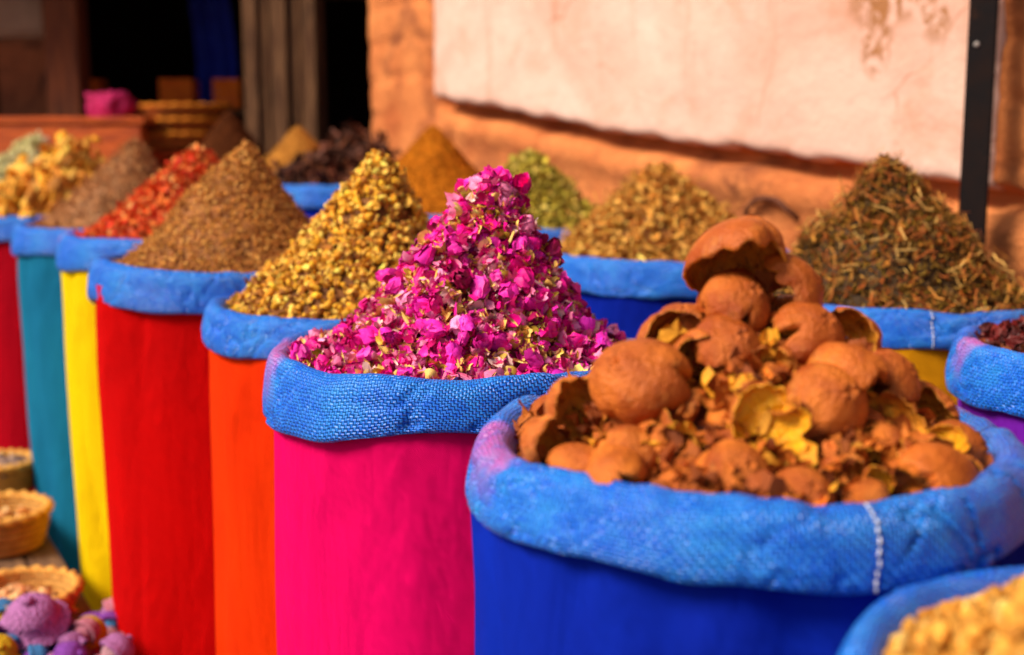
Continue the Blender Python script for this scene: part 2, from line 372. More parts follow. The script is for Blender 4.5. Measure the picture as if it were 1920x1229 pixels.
H(9,'tan_leaf_heap','cone of crumbled tan and brown leaves in a sack','dried herbs',.255,1.02,(-.01,0),(.24,.085,.015),[
 (leaves,4600,(.018,.038),[((.78,.38,.06),3),((.50,.17,.018),2.2),((.44,.24,.02),.4),((.94,.58,.12),1.8)],.85,.25,.62),
 (petals,1100,(.018,.034),[((.80,.43,.08),2),((.5,.19,.02),1)],.9,.3,.62),
 (sticks,260,(.03,.06),[((.7,.34,.06),1)],.4,.4,.6)],PIECE,lump=.014)
H(10,'green_leaf_heap','cone of pale green dried leaves in a sack','dried leaves',.26,1.15,(-.01,0),(.2,.18,.03),[
 (petals+leaves,3300,(.018,.036),[((.54,.42,.04),3),((.38,.31,.03),2),((.74,.56,.11),1.5)],.9,.2,.62)],PIECE,lump=.01)
H(11,'spice_powder_heap','rough cone of orange brown ground spice in a sack','spice powder',.345,1.02,(0,0),(.55,.17,.010),[
 (lumps1,5500,(.005,.012),[((.62,.20,.012),2),((.46,.13,.010),1),((.74,.28,.02),1)],1,.1,.6)],POWDER,lump=.010,bcv=.3)
H(12,'dark_bark_heap','tangled pile of dark brown dried bark in a sack','bark',.20,1.1,(.06,0),(.06,.02,.010),[
 ([t_stick(60+i,.10) for i in range(4)]+[t_petal(90,5,4,.3,1.1,.5)],420,(.05,.12),[((.12,.030,.012),3),((.06,.018,.008),2),((.20,.06,.02),1)],.5,.2,.7)],PIECE)
H(13,'tan_powder_heap','rough cone of tan ground spice in a sack','spice powder',.26,1.0,(0,0),(.50,.21,.035),[
 (lumps1,2500,(.006,.013),[((.58,.27,.05),1),((.42,.17,.03),1)],1,0,.6)],POWDER,lump=.008,bcv=.25)
H(14,'dark_powder_heap','smooth cone of dark brown ground spice in a sack','spice powder',.31,1.0,(0,0),(.09,.025,.007),[
 (lumps1,1700,(.006,.013),[((.11,.03,.010),1)],1,0,.6)],POWDER,lump=.006,bcv=.25)
H(15,'dark_flower_heap','low pile of dark red dried flowers in a sack','dried flowers',.07,.9,(.05,0),(.06,.012,.01),[
 (petals+buds,2000,(.02,.035),[((.14,.012,.01),3),((.06,.008,.008),2.4),((.32,.09,.03),1)],.9,.2,.6)],PETAL)
H(16,'yellow_lump_heap','pile of golden beige dried flower grains in a sack','dried flowers',.13,.8,(-.01,.03),(.45,.21,.025),[
 ([t_lump(70+i,2,.4,(1,.8,.75)) for i in range(5)],4600,(.008,.018),[((.74,.34,.045),3),((.60,.24,.025),2),((.84,.50,.12),1)],1,.2,.55)],PIECE,smooth=True,lump=.016)

# ---------------------------------------------------------------- pomegranate shells
m,nt,b=base_mat('dried_pomegranate_skin'); v=objvec(nt); oi=nd(nt,'ShaderNodeObjectInfo')
c=mixc(nt,ramp(nt,noise_(nt,.9,4,v,.5,.3),.38,.62),(.78,.215,.022),(.40,.075,.006))
c=mixc(nt,math_(nt,'MULTIPLY',ramp(nt,noise_(nt,1.8,5,v,.65),.58,.80),.75),c,(.88,.38,.06))
c=mixc(nt,math_(nt,'MULTIPLY',ramp(nt,noise_(nt,3.4,5,v,.75,1.0),.56,.70),.8),c,(.16,.03,.006))
c=mixc(nt,math_(nt,'MULTIPLY',oi.outputs['Random'],.60),c,(.34,.055,.006))
nt.links.new(c,b.inputs['Base Color']); b.inputs['Roughness'].default_value=.50; b.inputs['Specular IOR Level'].default_value=.35
bump(nt,b,math_(nt,'ADD',noise_(nt,2.2,4,v,.6),math_(nt,'MULTIPLY',noise_(nt,12,4,v),.28)),.0095); SK=m
m,nt,b=base_mat('pomegranate_inner_pith'); v=objvec(nt)
c=mixc(nt,ramp(nt,noise_(nt,1.8,4,v,.6),.4,.65),(.86,.34,.014),(.48,.12,.008))
c=mixc(nt,math_(nt,'MULTIPLY',ramp(nt,noise_(nt,4,4,v,.7,1),.52,.68),.8),c,(.18,.035,.006))
nt.links.new(c,b.inputs['Base Color']); b.inputs['Roughness'].default_value=.55; bump(nt,b,noise_(nt,4,4,v,.6),.012); SI=m
m,nt,b=base_mat('bright_yellow_pith'); v=objvec(nt)
c=mixc(nt,ramp(nt,noise_(nt,2.4,5,v,.65),.45,.70),(1.0,.46,.004),(.85,.26,.005))
nt.links.new(c,b.inputs['Base Color']); b.inputs['Roughness'].default_value=.40; bump(nt,b,noise_(nt,3.5,4,v,.6),.016); SY=m
def shell_mesh(seed,tmax,rag,skew,squash=(1,1,1),crownk=1,dk=1.,inner=None,ck=.14):
    nth,nph=24,72; nz=Noise(seed,3); ph=np.linspace(0,2*np.pi,nph,endpoint=False)
    lim=tmax+skew*np.cos(ph)+rag*nz(np.stack([np.cos(ph)*1.0,np.sin(ph)*1.0,ph*0],-1))+rag*.6*nz(np.stack([np.cos(ph)*4,np.sin(ph)*4,ph*0+2],-1))
    lim=lim-.55*tmax*np.exp(-(((ph-2.2-seed)%(2*np.pi)-np.pi)/.16)**2)   # one deep tear
    lim=lim.clip(.30,2.9)
    k=np.linspace(0.012,1,nth); TH=lim[:,None]*k[None]; PHI=np.broadcast_to(ph[:,None],TH.shape)
    d=np.stack([np.sin(TH)*np.cos(PHI),np.sin(TH)*np.sin(PHI),np.cos(TH)],-1)
    dent=1+dk*(.08*nz(d*.45)+.018*nz(d*1.0))
    crown=crownk*(.07*np.exp(-((TH-.15)/.06)**2)*(1+.5*np.cos(PHI*6+seed))-.10*np.exp(-(TH/.10)**2))
    curl=-ck*np.clip((k[None]-.65)/.35,0,1)**2*(1+nz(d*1.2))
    r=dent+crown+curl
    O=(d*r[...,None])*np.array(squash); I=(d*(r-.045)[...,None])*np.array(squash)
    V=np.concatenate([O.reshape(-1,3),I.reshape(-1,3)]); n=nph*nth
    F1=grid_faces(nph,nth,True)[:,::-1]; F2=grid_faces(nph,nth,True,n)
    i=np.arange(nph); e=i*nth+nth-1; e2=((i+1)%nph)*nth+nth-1
    F3=np.stack([e2,e,e+n,e2+n],-1)
    mi=np.concatenate([np.zeros(len(F1)),np.ones(len(F2)+len(F3))])
    return mkmesh('pomegranate_shell',V,[F1,F2,F3],[SK,inner or SI],midx=mi)
whole=[shell_mesh(s,1.85,.28,.30,(1.02,.95,.90)) for s in (1,2,3,4)]
cup=[shell_mesh(s,1.38,.28,.32,(1.02,.93,.92),.6) for s in (11,12,13,14)]
frag=[shell_mesh(s,.95,.28,.28,(1,.80,.85),.2,1.2) for s in (21,22,23,24,25)]
curl=[shell_mesh(s,1.15,.28,.65,(1.05,.75,.95),.0,1.2) for s in (41,42,43,44)]
arch=shell_mesh(33,1.38,.12,.25,(1.15,.90,1),.2,.8,None,.06)
yel=shell_mesh(12,1.05,.30,.20,(1,.95,.5),.0,1.0,SY)
cx,cy,cz=.25,1.34,1.134
GRP='dried pomegranate shells heaped in a sack'
def put(me,p,r,pole,spin,label):
    o=mkobj('pomegranate_shell',me,loc=(cx+p[0],cy-p[1],cz+p[2]),scale=(r,r,r),label=label,category='pomegranate shell',group=GRP)
    q=Vector(pole).to_track_quat('Z','Y')
    o.rotation_mode='QUATERNION'; o.rotation_quaternion=q@Quaternion((0,0,1),spin); return o
LW='rounded orange brown dried pomegranate rind piled in sack';LC='broken open pomegranate rind cup showing yellow pith';LF='curved torn fragment of dried pomegranate rind'
LY='split pomegranate rind with bright yellow pith facing out'
put(whole[0],(-.125,.10,.066),.051,(-.5,-.5,.6),.3,LW)
put(whole[1],(-.035,.075,.094),.041,(.3,-.6,.6),1,LW)
put(whole[2],(-.020,.035,.132),.039,(.4,-.5,.6),2,LW)
put(cup[3],(.045,.045,.100),.047,(.5,-.5,.65),2.6,LW)
put(whole[1],(.050,.120,.050),.048,(.5,-.7,.5),3,LW)
put(yel,(-.008,.188,.048),.046,(.05,.95,-.20),.8,LY)
put(cup[1],(-.068,.135,.052),.044,(.1,.65,-.7),.2,LC)
put(whole[2],(-.142,.150,.004),.034,(-.3,-.8,.4),.3,LW)
put(whole[3],(-.045,.200,.000),.035,(.3,-.7,.6),1.3,LW)
put(whole[0],(-.095,.205,-.018),.031,(0,-.6,.8),4,LW)
put(cup[1],(-.100,.168,.026),.030,(-.2,.7,-.4),4,LC)
put(curl[0],(.125,.185,-.026),.064,(.3,-.75,.65),.5,LF)
put(cup[2],(.055,.210,-.006),.034,(-.2,.85,-.1),2,LC)
put(cup[1],(.125,.06,.056),.042,(.7,-.3,.5),.4,LW)
put(cup[3],(.170,.06,.024),.040,(.4,.7,.0),.4,LC)
put(cup[0],(.088,.035,.094),.043,(.4,.8,.1),2.4,LC)
put(cup[2],(-.080,.040,.100),.042,(-.2,.7,.1),2.4,LC)
put(arch,(-.018,.020,.160),.062,(-.05,.62,.75),1.6,'large arched broken pomegranate rind topping the pile')
put(frag[1],(-.005,.016,.186),.050,(.10,-.15,1),.9,LF)
put(cup[1],(.032,.015,.142),.046,(.9,-.25,.35),1.5,LW)
put(whole[0],(-.010,-.02,.125),.046,(.1,.3,.9),1.5,LW)
put(whole[3],(.050,-.02,.100),.044,(.6,.3,.7),1.5,LW)
put(whole[2],(-.065,-.01,.090),.044,(-.6,.3,.7),.5,LW)
put(cup[1],(-.178,.08,.036),.040,(-.2,.7,-.3),.9,LC)
put(frag[3],(.02,.178,.016),.047,(.1,.5,-.8),.9,LF)
put(curl[3],(-.190,.120,.000),.050,(-.3,.5,-.7),.9,LF)
put(frag[2],(.17,.13,-.002),.050,(.3,.6,-.5),.2,LF)
put(cup[2],(.115,.125,.030),.042,(.3,.8,-.1),.2,LC)
put(curl[0],(.085,.095,.062),.048,(.3,-.5,.7),2.2,LF)
put(cup[3],(.000,.118,.078),.037,(.2,.8,-.3),1.2,LC)
put(curl[1],(-.058,.110,.082),.048,(-.4,.5,-.6),2.0,LF)
put(cup[1],(.15,.165,-.008),.042,(.2,.8,-.2),.9,LC)
put(curl[3],(.080,.170,.010),.050,(.3,.5,-.7),2.9,LF)
put(whole[0],(.012,.218,-.014),.031,(.2,-.7,.6),2.9,LW)
put(whole[2],(.19,.10,-.004),.034,(.7,-.5,.4),1.9,LW)
put(curl[2],(-.15,.185,-.02),.047,(-.3,-.6,.7),1.9,LF)
put(yel,(.075,.218,-.010),.030,(-.3,.9,.1),2.8,LY)
put(yel,(.165,.150,.014),.030,(.2,.8,-.5),1.8,LY)
put(yel,(-.155,.165,.012),.026,(-.2,.8,-.4),1.8,LY)
rr=np.random.default_rng(5)
for i in range(210):
    rho=rr.uniform(.05,1)**.6; ph=rr.uniform(0,6.283); rad=.238*rho
    zz=.142*(1-rho)**1.15-.022
    ml=rr.integers(0,7); mlist=[whole,cup,cup,cup,frag,curl,cup][ml]; me=mlist[rr.integers(0,len(mlist))]
    r=rr.uniform(.018,.030)*(1.35 if mlist in (frag,curl) else 1.05)
    pole=rr.normal(size=3)*.8+(np.array([math.cos(ph)*.5,math.sin(ph)*.5,.3]) if ml in (0,1,4) else np.array([0,.9,-.3]))
    put(me,(rad*math.cos(ph),-rad*math.sin(ph),zz+rr.uniform(-.008,.010)),r,pole,rr.uniform(0,6),LW if mlist is whole else LC if mlist is cup else LF)
heap('rind_crumb_heap','crumbled orange brown rind fragments filling a blue sack','dried rind',cx,cy,cz,.246,.170,1.2,(0,0),(.09,.02,.005),[
 (petals,2000,(.018,.040),[((.62,.17,.016),3),((.76,.33,.02),1.6),((.28,.06,.008),2.6),((.46,.11,.012),2)],1,.1,.6)],PIECE,77,lump=.012)

# ---------------------------------------------------------------- setting
G=noise_mat('dusty_stone_paving',(.24,.16,.11),(.15,.10,.08),1.5,.9,.01,12,(.07,.05,.04),6,.6,.75)
n=60; gx=np.linspace(-150,150,n); X,Y=np.meshgrid(gx,gx,indexing='ij')
mkobj('ground',mkmesh('ground',np.stack([X,Y,X*0],-1).reshape(-1,3),[grid_faces(n,n)],[G]),kind='structure',label='dusty stone paved market ground',category='ground')
ADOBE=noise_mat('orange_adobe',(.72,.25,.075),(.44,.115,.032),3.5,.95,.018,26,(.17,.042,.018),3.2,.52,.72)
P0=np.array([1.305,3.2]); U=np.array([-.541,.841]); NW=np.array([-.841,-.541])
m,nt,b=base_mat('pink_cream_plaster'); v=objvec(nt)
c=mixc(nt,ramp(nt,noise_(nt,1.2,5,v,.6,.6),.38,.64),(.76,.52,.435),(.65,.37,.285))
c=mixc(nt,math_(nt,'MULTIPLY',ramp(nt,noise_(nt,3.2,5,v,.72,.5),.52,.74),.7),c,(.57,.26,.16))
sp_=nd(nt,'ShaderNodeSeparateXYZ'); nt.links.new(v,sp_.inputs[0])
mpz=nd(nt,'ShaderNodeMapping'); mpz.inputs['Scale'].default_value=(8,8,.8); nt.links.new(v,mpz.inputs[0])
drip=math_(nt,'MULTIPLY',ramp(nt,noise_(nt,1,4,mpz.outputs[0],.6,.8),.56,.70),ramp(nt,sp_.outputs[2],1.45,1.85))
c=mixc(nt,math_(nt,'MULTIPLY',drip,.6),c,(.42,.17,.08))
def stain(px,py,pz,sx,sz,amt,lo,hi,nsc,col_):
    global c
    mpp=nd(nt,'ShaderNodeMapping'); mpp.inputs['Location'].default_value=(-px/sx,-py/sx,-pz/sz); mpp.inputs['Scale'].default_value=(1/sx,1/sx,1/sz); nt.links.new(v,mpp.inputs[0])
    ln=nd(nt,'ShaderNodeVectorMath',operation='LENGTH'); nt.links.new(mpp.outputs[0],ln.inputs[0])
    msk=math_(nt,'SUBTRACT',1,ramp(nt,ln.outputs['Value'],.5,1.0))
    f=math_(nt,'MULTIPLY',msk,ramp(nt,noise_(nt,nsc,5,v,.7,1.2),lo,hi)); c=mixc(nt,math_(nt,'MULTIPLY',f,amt),c,col_)
for tt,zz,sx,sz,am in [(.47,1.80,.17,.09,.95),(.50,1.70,.07,.13,.95),(.30,1.76,.07,.10,.9)]:
    q=P0+U*tt+NW*.045; stain(q[0],q[1],zz,sx,sz,am,.42,.52,14,(.34,.14,.05))
vor=nd(nt,'ShaderNodeTexVoronoi',feature='DISTANCE_TO_EDGE')
mp=nd(nt,'ShaderNodeMixRGB'); mp.inputs[0].default_value=.14; nt.links.new(v,mp.inputs[1]); nn_=nd(nt,'ShaderNodeTexNoise'); nn_.inputs['Scale'].default_value=5; nt.links.new(v,nn_.inputs['Vector']); nt.links.new(nn_.outputs['Color'],mp.inputs[2])
nt.links.new(mp.outputs[0],vor.inputs['Vector']); vor.inputs['Scale'].default_value=1.9
crk=math_(nt,'MULTIPLY',math_(nt,'SUBTRACT',1,ramp(nt,vor.outputs['Distance'],.0,.010)),ramp(nt,noise_(nt,2.2,2,v),.50,.58))
c=mixc(nt,math_(nt,'MULTIPLY',crk,.55),c,(.36,.13,.05))
nt.links.new(c,b.inputs['Base Color']); b.inputs['Roughness'].default_value=.85; b.inputs['Specular IOR Level'].default_value=.2
bump(nt,b,noise_(nt,5,5,v,.6),.020); PLAS=m
nzw=Noise(900,5); nzp=Noise(901,4)
def ze(t): return 1.30+(t-.222)*.0985+.010*np.sin(t*3)+.004*np.sin(t*13+1)
def w3(t,d,z): return np.stack([P0[0]+U[0]*t+NW[0]*d,P0[1]+U[1]*t+NW[1]*d,z],-1)
nu,nv=460,230; t=np.linspace(-2.6,3.68,nu); z=np.linspace(-.02,3.2,nv); T,Z=np.meshgrid(t,z,indexing='ij')
P=np.stack([T,Z,T*0],-1)
d=.014*nzw(P*1.2)+.006*nzw(P*4+3)
inr=1/(1+np.exp(-(T-.05)/.03))*1/(1+np.exp((T-2.98)/.03))
g=Z-ze(T)
d+=inr*(-.10*np.exp(-((g+.024)/.030)**4)+.030*np.exp(-((g+.110)/.055)**2))
brl=1/(1+np.exp(-(T-3.0)/.04)); brr=1/(1+np.exp((T-.08)/.03))
d+=-(brl*.006+brr*.035)*np.exp(-((((Z+.03*nzp(P*1.2))%.16)-.08)/.022)**2)*(1+nzp(P*3))
d+=-.02*np.exp(-((nzp(P*.9+2))/.05)**2)*(Z<1.5)*(T>.3)*.6*(1-brl*.7)
V=w3(T,d,Z).reshape(-1,3); F=grid_faces(nu,nv)
bk=w3(np.array([-2.6,3.68,3.68,-2.6]),np.full(4,-.35),np.array([-.02,-.02,3.2,3.2])); o=len(V); V=np.vstack([V,bk])
e1=np.arange(nv)+(nu-1)*nv; e0=np.arange(nv); tp=np.arange(nu)*nv+nv-1
tri=[np.array([[e1[i],e1[i+1],o+1] for i in range(nv-1)]+[[e1[-1],o+2,o+1]]),np.array([[e0[i+1],e0[i],o] for i in range(nv-1)]+[[e0[-1],o,o+3]]),
     np.array([[tp[i+1],tp[i],o+3] for i in range(nu-1)]+[[tp[-1],o+3,o+2]])]
wall=mkobj('adobe_wall',mkmesh('adobe_wall',V,[np.concatenate([F,np.array([[o,o+3,o+2,o+1]])])]+[np.concatenate(tri)],[ADOBE]),label='rough orange adobe wall with raised cream plaster panel',category='wall')
nu,nv=300,150; t=np.linspace(.13,2.97,nu); k=np.linspace(0,1,nv); T,K=np.meshgrid(t,k,indexing='ij'); zb=ze(T)+.004*np.sin(T*31)
Z=zb+(3.18-zb)*K; T2=T+ (.012*nzw(np.stack([Z*3,Z*0,Z*0],-1)))*np.where(T<.2,1,0)
P=np.stack([T,Z,T*0],-1); edge=np.exp(-((Z-zb)/.02)**2)
d=.045+.008*nzp(P*.7)-.015*edge
ring=np.zeros_like(d,bool); ring[0,:]=ring[-1,:]=True; ring[:,0]=True; ring[:,-1]=True; d=np.where(ring,-.05,d)
mkobj('plaster_panel',mkmesh('plaster_panel',w3(T2,d,Z).reshape(-1,3),[grid_faces(nu,nv)],[PLAS]),wall,label='raised stained cream pink plaster panel with sloping lower edge')
RUST=noise_mat('rusty_iron',(.16,.05,.024),(.10,.03,.015),40,.8,.002,120)
pts=[w3(np.array(a),.03+dd,np.array(zz)) for a,dd,zz in [(1.02,-.06,1.15),(1.005,.0,1.19),(.94,.02,1.236),(.86,.02,1.240),(.81,.01,1.208),(.80,-.05,1.17)]]
v_,f_=tube(pts,.008,8); mkobj('iron_hook',mkmesh('iron_hook',v_,[f_],[RUST]),label='bent rusty iron loop fixed to the adobe wall',category='hook')
BLK=noise_mat('black_painted_steel',(.009,.007,.008),(.015,.008,.007),20,.8,.001,90,(.05,.018,.008),9,.64,.74,spec=.12)
post=mkobj('steel_post',boxes([(0,0,1.5,.068,.050,3.0,0)],.005),loc=(1.155,3.215,0),rot=(0,0,-.35),label='black painted square steel post beside the wall',category='post'); post.data.materials.append(BLK)
bp=boxes([(0,0,.006,.14,.14,.012)],.003); bp.materials.append(BLK); mkobj('base_plate',bp,post)
ST=noise_mat('worn_steel',(.35,.32,.3),(.2,.16,.14),60,.5,.001,90)
V,F,_=lathe([(.0001,.005),(.004,.005),(.006,.003),(.007,0)],12); V=V[:,[0,2,1]]*np.array([1,-1,1])+np.array([-.012,-.0245,1.655]); mkobj('bolt',mkmesh('bolt',V,[F],[ST]),post)

# shop building behind
DK=noise_mat('shade_painted_plaster',(.020,.008,.006),(.010,.005,.004),3,.95,.01,10)  # near-black colour paints in the shade of the unlit shop interior
BRW=noise_mat('brown_render',(.26,.085,.032),(.11,.034,.016),2,.95,.012,15,(.04,.015,.009),3,.52,.68)
WD=noise_mat('weathered_brown_wood',(.24,.115,.05),(.08,.03,.013),8,.85,.006,50,(.02,.008,.005),10,.52,.66,sc=(5,5,.5))
shop=mkobj('shop_building',None,loc=(0,7.2,0),label='dark open shopfront with weathered wooden pillars',category='building')
def part(name,specs,mat,bev=.01,lab=None,par=shop):
    me=boxes([(s[0],s[1]-7.2,s[2])+tuple(s[3:]) for s in specs],bev); me.materials.append(mat); return mkobj(name,me,par,label=lab)
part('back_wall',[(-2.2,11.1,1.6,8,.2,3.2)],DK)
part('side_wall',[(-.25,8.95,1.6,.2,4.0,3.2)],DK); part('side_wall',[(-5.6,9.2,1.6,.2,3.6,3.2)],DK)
part('shade_roof',[(-2.6,9.1,2.75,6.4,4.2,.16)],DK)  # out-of-view roof added to keep the shop interior in shade
pw=[.09,.06,.10,.07,.09]; px_=-1.48; sp=[]
for i,wd in enumerate(pw):
    sp.append((px_+wd/2,7.25+[0,.02,.004,.03,.01][i],1.34,wd-.006,.16,2.66)); px_+=wd
part('wooden_pillar',sp+[(-1.27,7.38,1.34,.42,.1,2.66)],WD,.010,'weathered brown plank pillar')
part('front_pillar',[(-2.62,7.7,1.34,.20,.2,2.66),(-2.62,7.7,2.5,.3,.3,.2),(-2.62,7.7,.15,.28,.28,.3)],noise_mat('brown_wood',(.20,.06,.02),(.08,.025,.012),6,.8,.006,40,sc=(5,5,.6)),.01)
part('front_wall',[(-2.94,8.0,1.0,.34,.3,2.0),(-4.6,8.0,1.34,1.8,.3,2.66),(-3.45,8.0,.55,.5,.28,1.1)],BRW,.03,'patchy brown rendered wall')
part('front_wall_band',[(-3.1,8.0,2.33,.64,.32,.66)],noise_mat('grey_render',(.42,.29,.20),(.20,.12,.08),2.5,.95,.012,15),.03,'pale grey rendered upper wall')
part('door_lintel',[(-.92,7.5,2.3,.40,.16,.22)],WD)
OW=noise_mat('orange_varnished_wood',(.76,.14,.010),(.38,.05,.006),6,.5,.003,60,sc=(1,8,8))
ctr=mkobj('stall_counter',None,loc=(-2.75,7.3,0),label='orange varnished wooden stall counter',category='counter')
def cpart(n,specs,mt,bev=.006):
    me=boxes(specs,bev); me.materials.append(mt); return mkobj(n,me,ctr)
cpart('counter_top',[(0,-.2+.1*i,1.50,1.5,.096,.035) for i in range(5)],OW)
cpart('front_panel',[(0,-.23,1.36,1.45,.02,.22)],OW); cpart('front_panel',[(0,-.235,1.0,1.45,.02,.40)],noise_mat('dark_wood',(.10,.025,.01),(.05,.015,.01),6))
for sx in (-.7,.7):
    for sy in (-.18,.18): cpart('leg',[(sx,sy,.74,.06,.06,1.47)],OW)
def basketmat(name,c1,c2):
    m,nt,b=base_mat(name); uv=nd(nt,'ShaderNodeUVMap',uv_map='UVMap'); s=nd(nt,'ShaderNodeSeparateXYZ'); nt.links.new(uv.outputs[0],s.inputs[0])
    q=math_(nt,'ABSOLUTE',math_(nt,'SINE',math_(nt,'MULTIPLY',s.outputs[0],300))); r_=math_(nt,'ABSOLUTE',math_(nt,'SINE',math_(nt,'MULTIPLY',s.outputs[1],math.pi/.014)))
    h=math_(nt,'MULTIPLY',math_(nt,'ADD',math_(nt,'MULTIPLY',q,.5),.5),r_)
    c=mixc(nt,ramp(nt,noise_(nt,30,4,objvec(nt)),.35,.65),c1,c2); c=mixc(nt,ramp(nt,h,0,.6),tuple(x*.25 for x in c2),c)
    nt.links.new(c,b.inputs['Base Color']); b.inputs['Roughness'].default_value=.7; bump(nt,b,h,.004); return m
STRAW=basketmat('golden_straw',(.82,.42,.08),(.60,.25,.035)); BRD=noise_mat('golden_straw_braid',(.85,.45,.09),(.58,.24,.035),60,.7,.003,150)
def basket(x,y,z0,R,h,label,mt=STRAW,braid=None,seed=1):
    n=max(4,int(h/.014)); prof=[(R*.5,.0),(R*.80,.002)]
    for i in range(n*4+1):
        q=i/(n*4); prof.append((R*(.82+.17*math.sin(q*1.4))+.0045*math.sin(i*math.pi/2),.004+q*h))
    for i in range(n*4,-1,-1):
        q=i/(n*4); prof.append((R*(.82+.17*math.sin(q*1.4))-.010,.010+q*h*.96))
    prof.append((.001,.012))
    def fn(T,Rr,Z): return Rr+.0016*np.sin(T*60+Z*200)+R*.02*np.sin(T*2+seed),Z
    V,F,UV=lathe(prof,180,fn)
    o=mkobj('woven_basket',mkmesh('woven_basket',V,[F],[mt],uv=UV),loc=(x,y,z0),label=label,category='basket',group='woven straw baskets')
    th=np.linspace(0,2*np.pi,300,endpoint=False); nb=10
    A=np.linspace(0,2*np.pi,nb,endpoint=False); T,Q=np.meshgrid(th,A,indexing='ij'); rb=.0115*(1+.38*np.sin(T*22+Q*2))
    RR=R*.99+R*.02*np.sin(T*2+seed)+rb*np.cos(Q); V=np.stack([RR*np.cos(T),RR*np.sin(T),h+.008+rb*np.sin(Q)],-1).reshape(-1,3)
    I,J=np.meshgrid(np.arange(300),np.arange(nb),indexing='ij'); F=np.stack([I*nb+J,((I+1)%300)*nb+J,((I+1)%300)*nb+(J+1)%nb,I*nb+(J+1)%nb],-1).reshape(-1,4)
    mkobj('braided_rim',mkmesh('braided_rim',V,[F],[braid or BRD]),o); return o
BW=noise_mat('rough_plank',(.24,.13,.07),(.12,.06,.035),8,.85,.004,60,sc=(1,6,6))
bench=mkobj('low_bench',None,loc=(-1.52,3.55,0),rot=(0,0,2.07),label='low rough plank bench holding baskets',category='bench')
me=boxes([(0,-.14+.095*i,.235,2.0,.09,.025) for i in range(4)],.004); me.materials.append(BW); mkobj('seat',me,bench)
for sx in (-.85,.85):
    for sy in (-.12,.12):
        me=boxes([(sx,sy,.11,.04,.04,.22)],.004); me.materials.append(BW); mkobj('leg',me,bench)
def nutheap(x,y,z,R,c1,c2,label,seed,name='dried_nut_heap'):
    return heap(name,label,'nuts',x,y,z,R,.035,1,(0,0),(.08,.04,.02),[(lumps,160,(.02,.035),[(c1,2),(c2,1)],1,.2,.55)],PIECE,seed,lump=.003,smooth=True)
basket(-1.715,4.18,.25,.115,.09,'small golden straw basket of grey nuts on bench',seed=2); nutheap(-1.715,4.18,.345,.095,(.24,.15,.14),(.45,.28,.2),'grey brown dried nuts in small basket',501)
basket(-1.495,3.58,.25,.150,.105,'round golden straw basket of brown nuts on bench',seed=3); nutheap(-1.495,3.58,.335,.125,(.6,.24,.06),(.85,.55,.25),'brown and cream nuts in straw basket',502)
basket(-1.225,3.06,.25,.140,.055,'straw basket of pale nuts beside knitted toys',seed=4); nutheap(-1.225,3.06,.290,.115,(.55,.22,.08),(.8,.45,.2),'brown nuts in low straw basket',503)
def knit(name,c):
    m,nt,b=base_mat(name); v=objvec(nt); w=nd(nt,'ShaderNodeTexVoronoi'); w.inputs['Scale'].default_value=16; nt.links.new(v,w.inputs['Vector'])
    nt.links.new(mixc(nt,ramp(nt,w.outputs['Distance'],.1,.7),c,tuple(q*.5 for q in c)),b.inputs['Base Color']); b.inputs['Roughness'].default_value=.95; b.inputs['Specular IOR Level'].default_value=.05; bump(nt,b,math_(nt,'SUBTRACT',1,w.outputs['Distance']),.006); return m
KC=[knit('knit_'+n,c) for n,c in [('lilac',(.62,.24,.58)),('yellow',(.95,.60,.03)),('blue',(.10,.36,.80)),('pink',(.92,.34,.46)),('violet',(.40,.11,.66)),('navy',(.03,.06,.28)),('rose',(.80,.42,.50))]]
def doll(x,y,z,s,ci,ch,rot,label,brim=1.0,wide=False):
    root=mkobj('knitted_doll',None,loc=(x,y,z),rot=rot,label=label,category='doll',group='small knitted dolls in basket'); root.scale=(s,s,s)
    def lat(n,pr,c,off=(0,0,0),par=root,fn=None):
        V,F,_=lathe(catmull(pr,5),40,fn); V=V+np.array(off); return mkobj(n,mkmesh(n,V,[F],[c]),par)
    lat('doll_body',[(.001,0),(.38,.04),(.46,.3),(.36,.65),(.2,.85),(.001,.87)],KC[ci])
    lat('doll_head',[(.001,.74),(.24,.80),(.36,1.05),(.24,1.32),(.001,1.40)],KC[(ci+3)%7])
    q=brim
    if wide:
        lat('knitted_hat',[(.36,1.12),(.58,1.02),(.72,.98),(.76,1.02),(.72,1.06),(.62,1.14),(.56,1.24),(.52,1.42),(.36,1.60),(.16,1.68),(.11,1.72),(.12,1.78),(.06,1.83),(.001,1.84)],KC[ch],fn=lambda T,R_,Z_:(R_,Z_+np.where(R_>.5,.05*np.sin(T*3+1),0)*(R_-.5)/.3))
    else:
        lat('knitted_hat',[(.34,1.10),(.46*q,1.02),(.55*q,1.08),(.52*q,1.18),(.50,1.28),(.47,1.46),(.32,1.62),(.13,1.68),(.10,1.78),(.001,1.81)],KC[ch])
    for sx in (-1,1):
        v,f=tube([(sx*.25,0,.6),(sx*.48,-.12,.45),(sx*.62,-.3,.4)],[.12,.12,.14,.08],10); mkobj('arm',mkmesh('arm',v,[f],[KC[ci]]),root)
        v,f=tube([(sx*.18,-.1,.12),(sx*.22,-.4,.1),(sx*.26,-.62,.12)],[.15,.14,.16,.09],10); mkobj('leg',mkmesh('leg',v,[f],[KC[ch]]),root)
doll(-1.085,2.82,.245,.105,2,0,(.45,-.15,.3),'knitted doll with wide lilac crocheted hat',1.12,True)
